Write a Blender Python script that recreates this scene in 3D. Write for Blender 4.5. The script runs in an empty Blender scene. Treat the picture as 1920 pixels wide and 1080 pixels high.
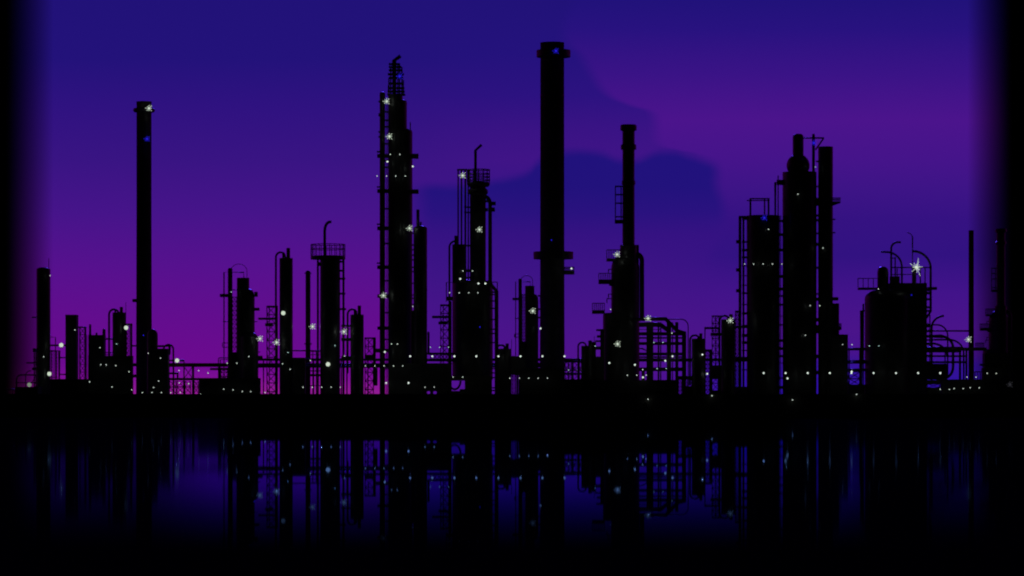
import bpy, math, random
from mathutils import Vector
random.seed(7)
C = bpy.context.scene.collection
S = bpy.context.scene
# ------------------------------------------------------------------ camera
F = 6000.0          # focal length in photo pixels (1920 wide)
HC = 1.6            # eye height above the water
HZ = 766.0          # photo row of the horizon
cam = bpy.data.cameras.new('camera'); co = bpy.data.objects.new('camera', cam); C.objects.link(co)
co.location = (0, 0, HC); co.rotation_euler = (math.pi/2, 0, 0)
cam.sensor_width = 36; cam.lens = F/1920*36
cam.shift_y = (HZ-540)/1920
cam.clip_start = 0.5; cam.clip_end = 20000
S.camera = co
cam.dof.use_dof = True; cam.dof.focus_distance = 100; cam.dof.aperture_fstop = 2.1   # slightly soft, focused on the near water
S.view_settings.view_transform = 'Standard'; S.view_settings.look = 'None'
S.view_settings.exposure = 0; S.view_settings.gamma = 1; S.view_settings.use_curve_mapping = False
S.cycles.max_bounces = 6

RIM_GLOW = .6
def lin(c):
    return tuple(((v/255)/12.92 if v/255 <= .04045 else ((v/255+.055)/1.055)**2.4) for v in c) + (1,)

# ------------------------------------------------------------------ world: afterglow with clouds, side edges painted dark, night elsewhere
W = bpy.data.worlds.new('World'); S.world = W; W.use_nodes = True
nt = W.node_tree; N = nt.nodes; L = nt.links; N.clear()
def nd(t, **k):
    n = N.new(t)
    for a, b in k.items(): setattr(n, a, b)
    return n
def mth(op, a, b=None, c=None, clamp=False):
    n = nd('ShaderNodeMath', operation=op, use_clamp=clamp)
    for i, v in enumerate((a, b, c)):
        if v is None: continue
        if isinstance(v, (int, float)): n.inputs[i].default_value = v
        else: L.new(v, n.inputs[i])
    return n.outputs[0]
def sstep(v, a, b):
    n = nd('ShaderNodeMapRange', interpolation_type='SMOOTHSTEP')
    L.new(v, n.inputs[0]); n.inputs[1].default_value = a; n.inputs[2].default_value = b
    n.inputs[3].default_value = 0; n.inputs[4].default_value = 1
    if a > b:
        n.inputs[1].default_value = b; n.inputs[2].default_value = a; n.inputs[3].default_value = 1; n.inputs[4].default_value = 0
    return n.outputs[0]
def ramp(v, stops, a, b):
    r = nd('ShaderNodeValToRGB'); r.color_ramp.interpolation = 'B_SPLINE' if False else 'LINEAR'
    L.new(mth('DIVIDE', mth('SUBTRACT', v, a), b-a, clamp=True), r.inputs[0])
    e = r.color_ramp.elements
    while len(e) > 1: e.remove(e[-1])
    for i, (p, c) in enumerate(stops):
        q = (p-a)/(b-a)
        if i == 0: e[0].position = q; e[0].color = lin(c)
        else:
            x = e.new(q); x.color = lin(c)
    return r.outputs[0]
def fcurve(v, pts, a, b):          # piecewise value lookup, v in a..b
    vals = [p[1] for p in pts]; lo, hi = min(vals)-1, max(vals)+1
    n = nd('ShaderNodeFloatCurve'); m = n.mapping; m.use_clip = False
    c = m.curves[0]
    q = [((p-a)/(b-a), (w-lo)/(hi-lo)) for p, w in pts]
    c.points[0].location = q[0]; c.points[1].location = q[-1]
    for p in q[1:-1]: c.points.new(*p)
    m.update()
    L.new(mth('DIVIDE', mth('SUBTRACT', v, a), b-a, clamp=True), n.inputs['Value'])
    return mth('ADD', mth('MULTIPLY', n.outputs[0], hi-lo), lo)
def cmix(f, a, b):
    n = nd('ShaderNodeMix', data_type='RGBA')
    L.new(f, n.inputs[0]); L.new(a, n.inputs[6]); L.new(b, n.inputs[7]); return n.outputs[2]
tc = nd('ShaderNodeTexCoord'); sx = nd('ShaderNodeSeparateXYZ'); L.new(tc.outputs['Generated'], sx.inputs[0])
yy = mth('MAXIMUM', sx.outputs[1], 0.05)
noi = nd('ShaderNodeTexNoise'); noi.inputs['Scale'].default_value = 45; noi.inputs['Detail'].default_value = 6
L.new(tc.outputs['Generated'], noi.inputs[0]); wob = mth('MULTIPLY', mth('SUBTRACT', noi.outputs[0], .5), 34)
az = mth('ADD', mth('MULTIPLY', mth('DIVIDE', sx.outputs[0], yy), F), 960)     # bearing and height of the sky,
el = mth('SUBTRACT', HZ, mth('MULTIPLY', mth('DIVIDE', sx.outputs[2], yy), F)) # measured in 1/6000ths
azw = mth('ADD', az, wob); elw = mth('ADD', el, mth('MULTIPLY', wob, .7))
left = ramp(el, [(0,(33,18,120)),(110,(35,18,122)),(200,(47,18,128)),(300,(57,20,131)),(400,(70,20,138)),(500,(86,17,142)),(600,(99,13,142)),(680,(108,10,143)),(705,(122,14,148)),(738,(146,28,146))], 0, 766)
right = ramp(el, [(0,(33,18,122)),(55,(40,18,127)),(140,(58,19,134)),(225,(75,20,140)),(300,(69,20,138)),(355,(61,20,134)),(410,(53,18,130)),(480,(50,18,129)),(550,(66,19,138)),(620,(74,20,138)),(662,(70,19,140)),(684,(53,18,148)),(740,(43,17,160))], 0, 766)
mid = ramp(el, [(280,(32,18,124)),(350,(34,18,124)),(400,(42,18,127)),(440,(53,18,130)),(520,(62,20,134)),(600,(72,20,138)),(680,(80,18,140))], 200, 766)
upper = ramp(el, [(0,(33,18,120)),(100,(36,18,124)),(180,(44,18,128)),(240,(57,19,132)),(300,(64,20,135)),(350,(58,20,134))], 0, 766)
bR = fcurve(elw, [(0,1070),(60,1058),(110,1092),(140,1108),(175,1135),(198,1185),(215,1222),(262,1228),(280,1262),(300,1335),(345,1338),(400,1352),(480,1330),(620,1300)], 0, 766)
bM = fcurve(azw, [(700,356),(790,348),(860,348),(940,336),(985,322),(1012,300),(1060,286),(1120,287),(1180,302),(1250,285),(1290,292),(1345,306),(1400,310)], 600, 1500)
mM = sstep(mth('SUBTRACT', elw, bM), -13, 13)
mR = sstep(mth('SUBTRACT', azw, bR), -16, 20)
soft = mth('MULTIPLY', sstep(el, 380, 560), 1.0)
mR2 = sstep(azw, 1180, 1420)
mRf = mth('ADD', mth('MULTIPLY', mR, mth('SUBTRACT', 1, soft)), mth('MULTIPLY', mR2, soft))
base = cmix(sstep(az, 700, 1000), left, upper)
c1 = cmix(mth('MULTIPLY', mM, sstep(az, 745, 815)), base, mid)
c2 = cmix(mRf, c1, right)
edge = mth('MULTIPLY', mth('DIVIDE', mth('SUBTRACT', az, 8), 92, clamp=True), mth('DIVIDE', mth('SUBTRACT', 1900, az), 86, clamp=True))  # side vignette painted into the sky colour
dark = sstep(sx.outputs[1], .1, .5)
ec = nd('ShaderNodeCombineXYZ')
for i_, p_ in enumerate((1.95, 2.0, 2.1)): L.new(mth('POWER', edge, p_), ec.inputs[i_])
vm = nd('ShaderNodeVectorMath', operation='MULTIPLY'); L.new(c2, vm.inputs[0]); L.new(ec.outputs[0], vm.inputs[1]); c2 = vm.outputs[0]
dark = mth('MULTIPLY', dark, sstep(el, -1500, -60))
hz = mth('ARCTAN2', sx.outputs[0], sx.outputs[1]); ahz = mth('ABSOLUTE', hz)          # added magenta glow beyond both dark edges, rim-lights the cylinders
rim_glow = mth('MULTIPLY', sstep(ahz, math.radians(13), math.radians(24)), sstep(ahz, math.radians(100), math.radians(60)))
rim_glow = mth('MULTIPLY', rim_glow, sstep(sx.outputs[2], .75, .05))
bg = nd('ShaderNodeBackground'); L.new(c2, bg.inputs[0]); L.new(dark, bg.inputs[1])
bg2 = nd('ShaderNodeBackground'); bg2.inputs[0].default_value = (.17, .006, .19, 1); L.new(mth('MULTIPLY', rim_glow, RIM_GLOW), bg2.inputs[1])
sh = nd('ShaderNodeAddShader'); L.new(bg.outputs[0], sh.inputs[0]); L.new(bg2.outputs[0], sh.inputs[1])
L.new(sh.outputs[0], nd('ShaderNodeOutputWorld').inputs[0])

# added blue rim light from behind the plant
rim_light = bpy.data.lights.new('rim_light', 'SUN'); so = bpy.data.objects.new('rim_light', rim_light); C.objects.link(so)
rim_light.energy = .7; rim_light.angle = math.radians(2); rim_light.color = (.09, .05, 1)
so.rotation_euler = Vector((0.0, -1, -0.34)).to_track_quat('-Z', 'Y').to_euler()

# ------------------------------------------------------------------ materials
def mat(name, col, rough=.5, metal=0, var=.35, sc=1.5, bump=.0, spec=.5):
    m = bpy.data.materials.new(name); m.use_nodes = True; t = m.node_tree; b = t.nodes['Principled BSDF']
    tc = t.nodes.new('ShaderNodeTexCoord'); n = t.nodes.new('ShaderNodeTexNoise')
    n.inputs['Scale'].default_value = sc; n.inputs['Detail'].default_value = 5
    t.links.new(tc.outputs['Object'], n.inputs[0])
    r = t.nodes.new('ShaderNodeValToRGB'); t.links.new(n.outputs[0], r.inputs[0])
    r.color_ramp.elements[0].position = .3; r.color_ramp.elements[1].position = .72
    r.color_ramp.elements[0].color = tuple(c*(1-var) for c in col)+(1,); r.color_ramp.elements[1].color = tuple(min(1,c*(1+var)) for c in col)+(1,)
    t.links.new(r.outputs[0], b.inputs['Base Color'])
    b.inputs['Roughness'].default_value = rough; b.inputs['Metallic'].default_value = metal
    b.inputs['Specular IOR Level'].default_value = spec
    if bump:
        bp = t.nodes.new('ShaderNodeBump'); bp.inputs['Strength'].default_value = bump
        t.links.new(n.outputs[0], bp.inputs['Height']); t.links.new(bp.outputs[0], b.inputs['Normal'])
    return m
M = dict(
    clad=mat('aluminium_cladding', (.10,.095,.10), .38, .3, .25, .6),
    steel=mat('painted_steel', (.09,.085,.09), .42, .1, .3, 1.2),
    pipe=mat('grey_pipe_paint', (.11,.09,.10), .4, .1, .3, 2),
    rust=mat('rusty_steel', (.10,.05,.035), .6, 0, .5, 3, .2),
    conc=mat('weathered_concrete', (.16,.15,.14), .85, 0, .35, .8, .3, .2),
    brick=mat('dark_sheet_wall', (.08,.075,.08), .6, 0, .3, .5, .1),
    ground=mat('oily_gravel', (.05,.048,.045), .95, 0, .4, .3, .3, .1),
    black=mat('black_rubber', (.03,.03,.03), .6))
def emit(name, col, st):
    m = bpy.data.materials.new(name); m.use_nodes = True; t = m.node_tree; t.nodes.clear()
    e = t.nodes.new('ShaderNodeEmission'); e.inputs[0].default_value = col+(1,); e.inputs[1].default_value = st
    o = t.nodes.new('ShaderNodeOutputMaterial'); t.links.new(e.outputs[0], o.inputs[0]); return m
E = dict(white=emit('white_lamp_glass', (.84,1,.88), .92), cool=emit('cool_lamp_glass', (.6,.95,.9), .85),
         globe=emit('frosted_globe', (.66,.78,.62), .9), dim=emit('dim_globe', (.30,.38,.28), .6),
         flood=emit('floodlight_lens_rays', (.80,.95,.76), .85), blue=emit('blue_lamp_glass_and_rays', (.02,.012,.75), 1.0),
         faint=emit('faint_lamp_and_rays', (.5,.5,.6), .06))

def water_mat():
    m = bpy.data.materials.new('still_water'); m.use_nodes = True; t = m.node_tree; t.nodes.clear(); n = t.nodes; l = t.links
    o = n.new('ShaderNodeOutputMaterial'); tc = n.new('ShaderNodeTexCoord'); sp = n.new('ShaderNodeSeparateXYZ')
    l.new(tc.outputs['Object'], sp.inputs[0])
    # calm channel in the middle, wind-ruffled water on both sides
    ab = n.new('ShaderNodeMath'); ab.operation = 'ABSOLUTE'; l.new(sp.outputs[0], ab.inputs[0])
    dv = n.new('ShaderNodeMath'); dv.operation = 'DIVIDE'; l.new(ab.outputs[0], dv.inputs[0]); l.new(sp.outputs[1], dv.inputs[1])
    mr = n.new('ShaderNodeMapRange'); mr.interpolation_type = 'SMOOTHSTEP'; l.new(dv.outputs[0], mr.inputs[0])
    mr.inputs[1].default_value = .080; mr.inputs[2].default_value = .094; mr.inputs[3].default_value = .011; mr.inputs[4].default_value = .034
    no = n.new('ShaderNodeTexNoise'); mp = n.new('ShaderNodeMapping'); mp.inputs['Scale'].default_value = (.25, .6, 1)
    l.new(tc.outputs['Object'], mp.inputs[0]); l.new(mp.outputs[0], no.inputs[0]); no.inputs['Scale'].default_value = 1; no.inputs['Detail'].default_value = 4
    bp = n.new('ShaderNodeBump'); bp.inputs['Strength'].default_value = .0002; bp.inputs['Distance'].default_value = .5
    l.new(no.outputs[0], bp.inputs['Height'])
    g = n.new('ShaderNodeBsdfGlossy'); g.inputs[0].default_value = (.11, .19, .58, 1)
    l.new(mr.outputs[0], g.inputs['Roughness']); l.new(bp.outputs[0], g.inputs['Normal'])
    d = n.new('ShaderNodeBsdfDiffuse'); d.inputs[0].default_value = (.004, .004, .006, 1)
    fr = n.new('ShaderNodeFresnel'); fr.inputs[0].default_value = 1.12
    # reflection painted out by position: gloss fades to dark toward the viewer
    near_fade = n.new('ShaderNodeMapRange'); near_fade.interpolation_type = 'SMOOTHSTEP'; l.new(sp.outputs[1], near_fade.inputs[0])
    near_fade.inputs[1].default_value = 35; near_fade.inputs[2].default_value = 76; near_fade.inputs[3].default_value = 0; near_fade.inputs[4].default_value = 1
    side = n.new('ShaderNodeMapRange'); side.interpolation_type = 'SMOOTHSTEP'; l.new(dv.outputs[0], side.inputs[0])  # mirror reflection also painted dimmer toward both sides
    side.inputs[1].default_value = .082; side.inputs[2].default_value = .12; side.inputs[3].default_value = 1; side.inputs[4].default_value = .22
    m1 = n.new('ShaderNodeMath'); m1.operation = 'MULTIPLY'; l.new(fr.outputs[0], m1.inputs[0]); l.new(near_fade.outputs[0], m1.inputs[1])
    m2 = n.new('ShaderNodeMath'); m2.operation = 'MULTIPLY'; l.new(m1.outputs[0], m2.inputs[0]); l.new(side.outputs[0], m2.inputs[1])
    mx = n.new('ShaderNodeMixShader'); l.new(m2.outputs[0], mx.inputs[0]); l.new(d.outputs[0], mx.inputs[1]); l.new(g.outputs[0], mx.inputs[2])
    l.new(mx.outputs[0], o.inputs[0]); return m

# ------------------------------------------------------------------ mesh tools (plan data are photo columns/rows on a plane at depth Y)
def X(px, Y): return (px-960)*Y/F
def Z(py, Y): return HC+(HZ-py)*Y/F
ZG = 3.95; YW = 575.0
class MB:
    def __init__(s): s.v = []; s.f = []; s.sm = []
    def face(s, idx, sm=False): s.f.append(idx); s.sm.append(sm)
    def box(s, x0, x1, y0, y1, z0, z1):
        i = len(s.v)
        s.v += [(x0,y0,z0),(x1,y0,z0),(x1,y1,z0),(x0,y1,z0),(x0,y0,z1),(x1,y0,z1),(x1,y1,z1),(x0,y1,z1)]
        for q in ((0,3,2,1),(4,5,6,7),(0,1,5,4),(1,2,6,5),(2,3,7,6),(3,0,4,7)): s.face(tuple(i+k for k in q))
        return s
    def pbox(s, a, b, t, u, Y, d=1.0):          # columns a..b, rows t..u (top..bottom), front at Y
        xa, xb = X(a, Y), X(b, Y)
        if a > 960: xa = min(X(a, Y+d), xb-.02)
        if b < 960: xb = max(X(b, Y+d), xa+.02)
        return s.box(xa, xb, Y, Y+d, Z(u, Y), Z(t, Y))
    def poly(s, pts, Y, d):                      # extruded polygon of (px,py)
        i = len(s.v); n = len(pts)
        for y in (Y, Y+d): s.v += [(X(p, Y), y, Z(q, Y)) for p, q in pts]
        s.face(tuple(range(i, i+n))); s.face(tuple(range(i+2*n-1, i+n-1, -1)))
        for k in range(n): s.face((i+k, i+n+k, i+n+(k+1) % n, i+(k+1) % n))
        return s
    def lathe(s, pc, Y, prof, n=32, sharp=True): # profile of (radius px, row), radii in px
        cx = X(pc, Y); k = Y/F; prev = None
        rows = [(r*k, Z(q, Y)) for r, q in prof]
        for j in range(len(rows)-1):
            i = len(s.v)
            for r, z in rows[j:j+2]:
                s.v += [(cx+r*math.cos(2*math.pi*t/n), Y+r*math.sin(2*math.pi*t/n), z) for t in range(n)]
            for t in range(n): s.face((i+t, i+(t+1) % n, i+n+(t+1) % n, i+n+t), True)
        for r, z, fl in ((rows[0][0], rows[0][1], 1), (rows[-1][0], rows[-1][1], 0)):
            if r > .01:
                i = len(s.v); s.v += [(cx+r*math.cos(2*math.pi*t/n), Y+r*math.sin(2*math.pi*t/n), z) for t in range(n)]
                s.face(tuple(range(i, i+n))[::-1] if fl else tuple(range(i, i+n)))
        return s
    def tube3(s, P, r, n=8):
        P = [Vector(p) for p in P]; P = [p for i_, p in enumerate(P) if i_ == 0 or (p-P[i_-1]).length > 1e-4]; up = None; i0 = len(s.v)
        for k, p in enumerate(P):
            d = (P[min(k+1, len(P)-1)]-P[max(k-1, 0)]).normalized()
            if up is None: up = d.orthogonal().normalized()
            up = (up-d*up.dot(d)).normalized(); w = d.cross(up)
            sc = 1
            if 0 < k < len(P)-1:
                a = (P[k]-P[k-1]).normalized().dot((P[k+1]-P[k]).normalized()); sc = 1/max(.6, math.sqrt(max(0, (1+a)/2)))
            s.v += [tuple(p+(up*math.cos(2*math.pi*t/n)+w*math.sin(2*math.pi*t/n))*r*sc) for t in range(n)]
        for k in range(len(P)-1):
            for t in range(n): s.face((i0+k*n+t, i0+k*n+(t+1) % n, i0+(k+1)*n+(t+1) % n, i0+(k+1)*n+t), True)
        s.face(tuple(range(i0, i0+n))[::-1]); e = i0+(len(P)-1)*n; s.face(tuple(range(e, e+n)))
        return s
    def tube(s, pts, r, Y, n=8): return s.tube3([(X(p[0], Y), p[2] if len(p) > 2 else Y, Z(p[1], Y)) for p in pts], r*Y/F, n)
    def ball(s, pc, py, r, Y, n=16):
        return s.lathe(pc, Y, [(r*math.cos(a), py-r*math.sin(a)) for a in [math.pi*(k/n-.5) for k in range(n+1)]], 20)
    def make(s, name, m, loc, parent=None):
        me = bpy.data.meshes.new(name); me.from_pydata([(a-loc[0], b-loc[1], c-loc[2]) for a, b, c in s.v], [], s.f)
        me.polygons.foreach_set('use_smooth', s.sm); me.materials.append(m if not isinstance(m, str) else M[m]); me.update()
        o = bpy.data.objects.new(name, me); C.objects.link(o)
        if parent: o.parent = parent
        else: o.location = loc
        return o
def arc(cx, cy, rx, ry, a0, a1, n=8):            # degrees, 0 = right, 90 = up
    return [(cx+rx*math.cos(math.radians(a0+(a1-a0)*k/n)), cy-ry*math.sin(math.radians(a0+(a1-a0)*k/n))) for k in range(n+1)]
def tag(o, label=None, cat=None, group=None, kind=None):
    for k, v in (('label', label), ('category', cat), ('group', group), ('kind', kind)):
        if v: o[k] = v
    return o
class T:
    def __init__(s, name, label, cat, px, Y, group=None):
        s.loc = (X(px, Y), Y, ZG); s.Y = Y
        s.o = bpy.data.objects.new(name, None); C.objects.link(s.o); s.o.location = s.loc; tag(s.o, label, cat, group)
    def p(s, name, mb, m='steel', parent=None, label=None):
        q = mb.make(name, m, s.loc, parent or s.o)
        if label: q['label'] = label
        return q
    # ---- common parts
    def shell(s, a, b, t, Y=None, bot=741, head=0, m='clad', name='shell', flare=0, bands=1, n=40):
        Y = Y or s.Y; r = (b-a)/2; c = (a+b)/2
        prof = [(r+flare, bot)]
        if flare: prof += [(r+flare, bot-8), (r, bot-22)]
        if bands:
            q = bot-30
            while q > t+head+30: prof += [(r, q+.9), (r+.35, q+.7), (r+.35, q-.7), (r, q-.9)]; q -= 42
        if head: prof += [(r*math.cos(x), t+head-head*math.sin(x)) for x in [k*math.pi/2/8 for k in range(9)]]
        else: prof += [(r, t)]
        return s.p(name, MB().lathe(c, Y, prof, n), m)
    def pipe(s, pts, r, name='pipe', Y=None, m='pipe', parent=None, n=8): return s.p(name, MB().tube(pts, r, Y or s.Y, n), m, parent)
    def block(s, a, b, t, u, name='block', Y=None, d=1.0, m='steel', parent=None): return s.p(name, MB().pbox(a, b, t, u, Y or s.Y, d), m, parent)
    def deck(s, a, b, t, u, rt=None, Y=None, d=2.0, n=5, mids=1, name='platform', taper=0):
        Y = Y or s.Y; Yf = Y-d/2
        mb = MB().pbox(a, b, t, u, Yf, d)
        if taper: mb.poly([(a, u), (b, u), (a+(b-a)*taper, u+7)], Yf+.1, d-.2)
        q = s.p(name, mb, 'steel')
        if rt is not None:
            r = MB()
            for yy_ in (Yf+.05, Yf+d-.05):
                for j in range(n+1):
                    x = a+.8+(b-a-1.6)*j/n; r.tube([(x, t), (x, rt)], .75, yy_, 5)
                for j in range(mids+1):
                    h = rt+(t-rt)*j/(mids+1); r.tube([(a+.8, h), (b-.8, h)], .8, yy_, 5)
            for x in (a+.8, b-.8): r.tube3([(X(x, Y), Yf, Z(rt, Y)), (X(x, Y), Yf+d, Z(rt, Y))], .05, 5)
            s.p('railing', r, 'steel', q)
        return q
    def ladder(s, a, b, t, u, Y=None, step=3.2, parent=None):
        Y = Y or s.Y; mb = MB(); mb.tube([(a, t), (a, u)], .6, Y, 5).tube([(b, t), (b, u)], .6, Y, 5)
        y = t+2
        while y < u: mb.tube([(a, y), (b, y)], .35, Y, 4); y += step
        return s.p('ladder', mb, 'steel', parent)
def lattice(t, a, b, top, bot, Y, post=1.2, br=.75, bay=None, lastpost=None, d=None, step=None, name=None):
    """four-legged braced frame"""
    bay = bay or (b-a); d = d or max(.8, (b-a)*Y/F)
    for k, (x, w) in enumerate(((a, post), (b, lastpost or post))):
        for yy_ in (Y, Y+d):
            t.p('leg', MB().tube([(x, top), (x, bot)], w if yy_ == Y else post, yy_, 6), 'rust')
    m = MB(); y = top
    while y < bot-2:
        y2 = min(bot, y+bay)
        for q in (Y, Y+d):
            m.tube([(a, y), (b, y)], br, q, 5); m.tube([(a, y), (b, y2)], br*.75, q, 5); m.tube([(b, y), (a, y2)], br*.75, q, 5)
        for x in (a, b):
            m.tube3([(X(x, Y), Y, Z(y, Y)), (X(x, Y), Y+d, Z(y, Y))], br*Y/F, 5); m.tube3([(X(x, Y), Y, Z(y, Y)), (X(x, Y), Y+d, Z(y2, Y))], br*.7*Y/F, 5)
        y = y2
    t.p(name or 'bracing', m, 'rust')

# ------------------------------------------------------------------ setting
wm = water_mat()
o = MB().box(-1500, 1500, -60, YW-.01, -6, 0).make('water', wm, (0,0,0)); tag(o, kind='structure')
o = MB().box(-3000, 3000, YW+1.2, 6000, -6, ZG).make('ground', 'ground', (0,0,0)); tag(o, kind='structure')
t = T('quay_wall', 'long dark concrete quay wall standing along the far waterline', 'wall', 960, YW)
w = MB().box(-400, 400, YW, YW+1.15, -5.9, Z(740.5, YW)); t.p('wall', w, 'conc')
t.p('coping', MB().box(-400, 400, YW-.12, YW+1.19, Z(740.5, YW), Z(738.5, YW)), 'conc')
fb = MB()
for k in range(-60, 61): fb.box(k*6-.2, k*6+.2, YW-.3, YW-.002, .35, 2.6)
q = t.p('fenders', fb, 'black')

# ------------------------------------------------------------------ A: far left column and its service frames
Y = 604
t = T('process_column', 'leftmost tall round-topped column with a thin mast', 'column', 81, Y)
t.shell(68.4, 94.4, 504.5, head=0); t.p('head', MB().lathe(81, Y, [(11.5, 504.6), (10.5, 502.8), (7, 501.6), (0, 501)], 24), 'clad')
t.pipe([(91.5, 505), (91.5, 484)], .6, 'mast'); t.pipe([(60, 595), (69, 595)], 1.3, 'nozzle')
t.deck(61.5, 69, 653, 660, None); t.deck(49, 69, 679, 681.5, None); t.deck(60, 69, 689, 694, None)
lt = T('braced_frame', 'narrow braced frame against left side of leftmost column', 'frame', 66, Y-3); lattice(lt, 64, 68, 660, 726, Y-3, 1, .6, 7)
t = T('looped_pipe', 'low looped pipes left of the leftmost column', 'pipe', 48, Y-5)
t.pipe([(31, 728)]+arc(40, 712, 9, 9, 180, 90)+[(68, 703)], 1.4); t.pipe([(29, 717.5), (67, 717.5)], .8); t.pipe([(48, 728), (48, 712)]+arc(58, 704, 10, 9, 180, 90), .9); t.pipe([(58, 720), (67, 706)], .8)
t = T('low_shed', 'low flat shed at the far left end of the quay', 'shed', 53, 590)
t.block(29, 78, 727, 741, 'wall', 590, 5, 'brick'); t.block(28, 79, 725.5, 727, 'roof', 589.8, 5.4, 'steel')
t = T('fence_rail', 'short rail on posts left of the low end shed', 'fence', 20, 590)
t.pipe([(12, 730), (29, 730)], 1); [t.pipe([(x, 730), (x, 741)], .9, 'post') for x in (14, 24, 28)]
t = T('service_pipework', 'stepped frame of thin pipes right of leftmost column', 'frame', 108, Y)
t.pipe([(95, 632), (104, 632), (104, 712)], .7); t.pipe([(94, 647.5), (123, 647.5)], 1.6); t.pipe([(94, 658), (111, 658), (111, 712)], 1.7); t.pipe([(109, 670.5), (123, 670.5)], 1.2); t.pipe([(111, 702), (123, 702)], 1.2)
lattice(t, 96, 106, 659, 710, Y+2, .9, .6, 6)
# B: square block tower with lattice
t = T('square_tower', 'plain flat-topped tower block right of leftmost column', 'tower', 135, 606)
t.block(122.6, 147, 592, 741, 'wall', 606, 3, 'brick'); t.block(122.2, 147.4, 590, 592, 'parapet', 605.9, 3.3, 'conc')
t = T('lattice_tower', 'cross-braced steel tower joined to the plain flat-topped tower block', 'tower', 155, 606)
lattice(t, 149.5, 160, 613.5, 741, 606, 1.2, .9, 14, 2.0); t.pipe([(147, 613.5), (162, 613.5)], 1.5, 'beam')
# C: boiler house
t = T('boiler_house', 'squat block with slim chimney and two roof nubs', 'building', 181, 603)
t.block(165.5, 198.5, 628, 741, 'wall', 603, 3.2, 'brick')
t.p('chimney', MB().lathe(169, 604.5, [(2.3, 629), (2, 608)], 14), 'steel'); t.p('roof_vent', MB().pbox(179, 183, 624, 628, 604, .5), 'steel'); t.p('roof_vent', MB().lathe(195, 604.5, [(3, 629), (3, 619), (2, 616.8), (0, 616)], 16), 'steel')
t = T('drain_pipe', 'thin upright pipe beside the squat block with roof nubs', 'pipe', 163, 603); t.pipe([(163, 628), (163, 741)], .6)
# arch-pipe vessels: one kind, several sizes
def arch_vessel(label, a, b, top, nub, archx, archtop, Y, post=None, mast=None, bot=741, group='arch-pipe vessels', archbot=None, m='clad'):
    w = b-a; t = T('arch_pipe_vessel', label, 'vessel', (a+b)/2, Y, group)
    t.shell(a, b, top, m=m, bot=bot, flare=0)
    t.p('nozzle', MB().lathe((nub[0]+nub[1])/2, Y, [((nub[1]-nub[0])/2, top+1), ((nub[1]-nub[0])/2, nub[2])], 16), 'clad')
    r = max(.9, w*.075); cx = archx+w*.5*.62
    pts = [(archx, archbot or bot), (archx, archtop+w*.38)]+arc(archx+w*.36, archtop+w*.38, w*.36, w*.38, 180, 40, 10)+[(a+w*.47, top+1)]
    t.pipe(pts, r, 'arch_pipe')
    if post: t.p('stub_pipe', MB().lathe((post[0]+post[1])/2, Y, [((post[1]-post[0])/2, top+1), ((post[1]-post[0])/2, post[2])], 12), 'pipe')
    if mast: t.pipe([(mast[0], top), (mast[0], mast[1])], .5, 'mast')
    return t
t = arch_vessel('medium arch-pipe vessel close left of the tall left chimney', 211, 236.5, 586, (224.5, 230.5, 575.5), 204.5, 580, 604, (214.5, 218, 580), (236, 567))
t.pipe([(198, 635.5), (211, 635.5)], 1.6); t.pipe([(198, 661), (211, 661)], 1); t.pipe([(198, 665), (211, 665)], .8)
t = T('process_shed', 'long low shed in front of the vessels left of tall left chimney', 'shed', 200, 598)
t.block(94, 165, 712, 741, 'wall', 597, 3, 'brick'); t.block(165, 250, 669, 741, 'wall', 598, 3, 'brick'); t.block(164.5, 250.3, 667, 669, 'roof', 597.8, 3.4)
t.block(93.5, 165, 710.5, 712, 'roof', 596.9, 3.2)
t = T('lattice_tower', 'dense short braced tower touching left side of tall left chimney', 'tower', 242, 603)
lattice(t, 237, 246, 608, 682, 603, 1, .8, 9, 2.3); t.block(235.5, 248.5, 606.5, 609.5, 'cap', 602.9, 1.3); t.pipe([(248, 600.+48.5), (256, 648.5)], 1.5); t.pipe([(248, 684), (256, 684)], 3, 'beam'); t.pipe([(248, 705), (256, 705)], 3, 'beam')
# E: tall left chimney
Y = 608
t = T('chimney', 'tall plain chimney with rounded collar, at the left', 'chimney', 270, Y)
t.p('shaft', MB().lathe(270, Y, [(15, 741), (14.6, 600), (14, 400), (14, 192.5), (14.3, 192.3), (14.3, 190.8), (12.2, 190.6), (12.2, 200)], 48), 'conc')
t.p('collar', MB().lathe(270, Y, [(14.0, 203)]+[(17+3.4*math.cos(a), 206.8-3.8*math.sin(a)) for a in [math.pi*(k/8-.5) for k in range(9)]]+[(14.0, 203)][::-1], 40), 'steel')
t.p('nozzle', MB().tube([(248.5, 563.5), (257, 563.5)], 3.2, Y, 12), 'steel')
t.ladder(268, 272, 210, 738, Y-1.62)
# F
t = T('domed_vessel', 'short domed vessel stuck to right of tall left chimney', 'vessel', 288, 603)
t.shell(276, 296, 617, head=12)
t = T('pump_house', 'flat pump house with elbow pipe right of tall left chimney', 'building', 299, 600)
t.block(280, 318, 655, 741, 'wall', 600, 3, 'brick'); t.block(279.6, 318.4, 653.6, 655, 'roof', 599.9, 3.2)
t.pipe([(295, 649), (308, 649), (318, 649), (318, 665)], 2); t.pipe([(306, 655)]+arc(316, 655, 9, 9, 150, 0, 8)+[(325.5, 741)], 1.7, 'elbow_pipe')
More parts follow.
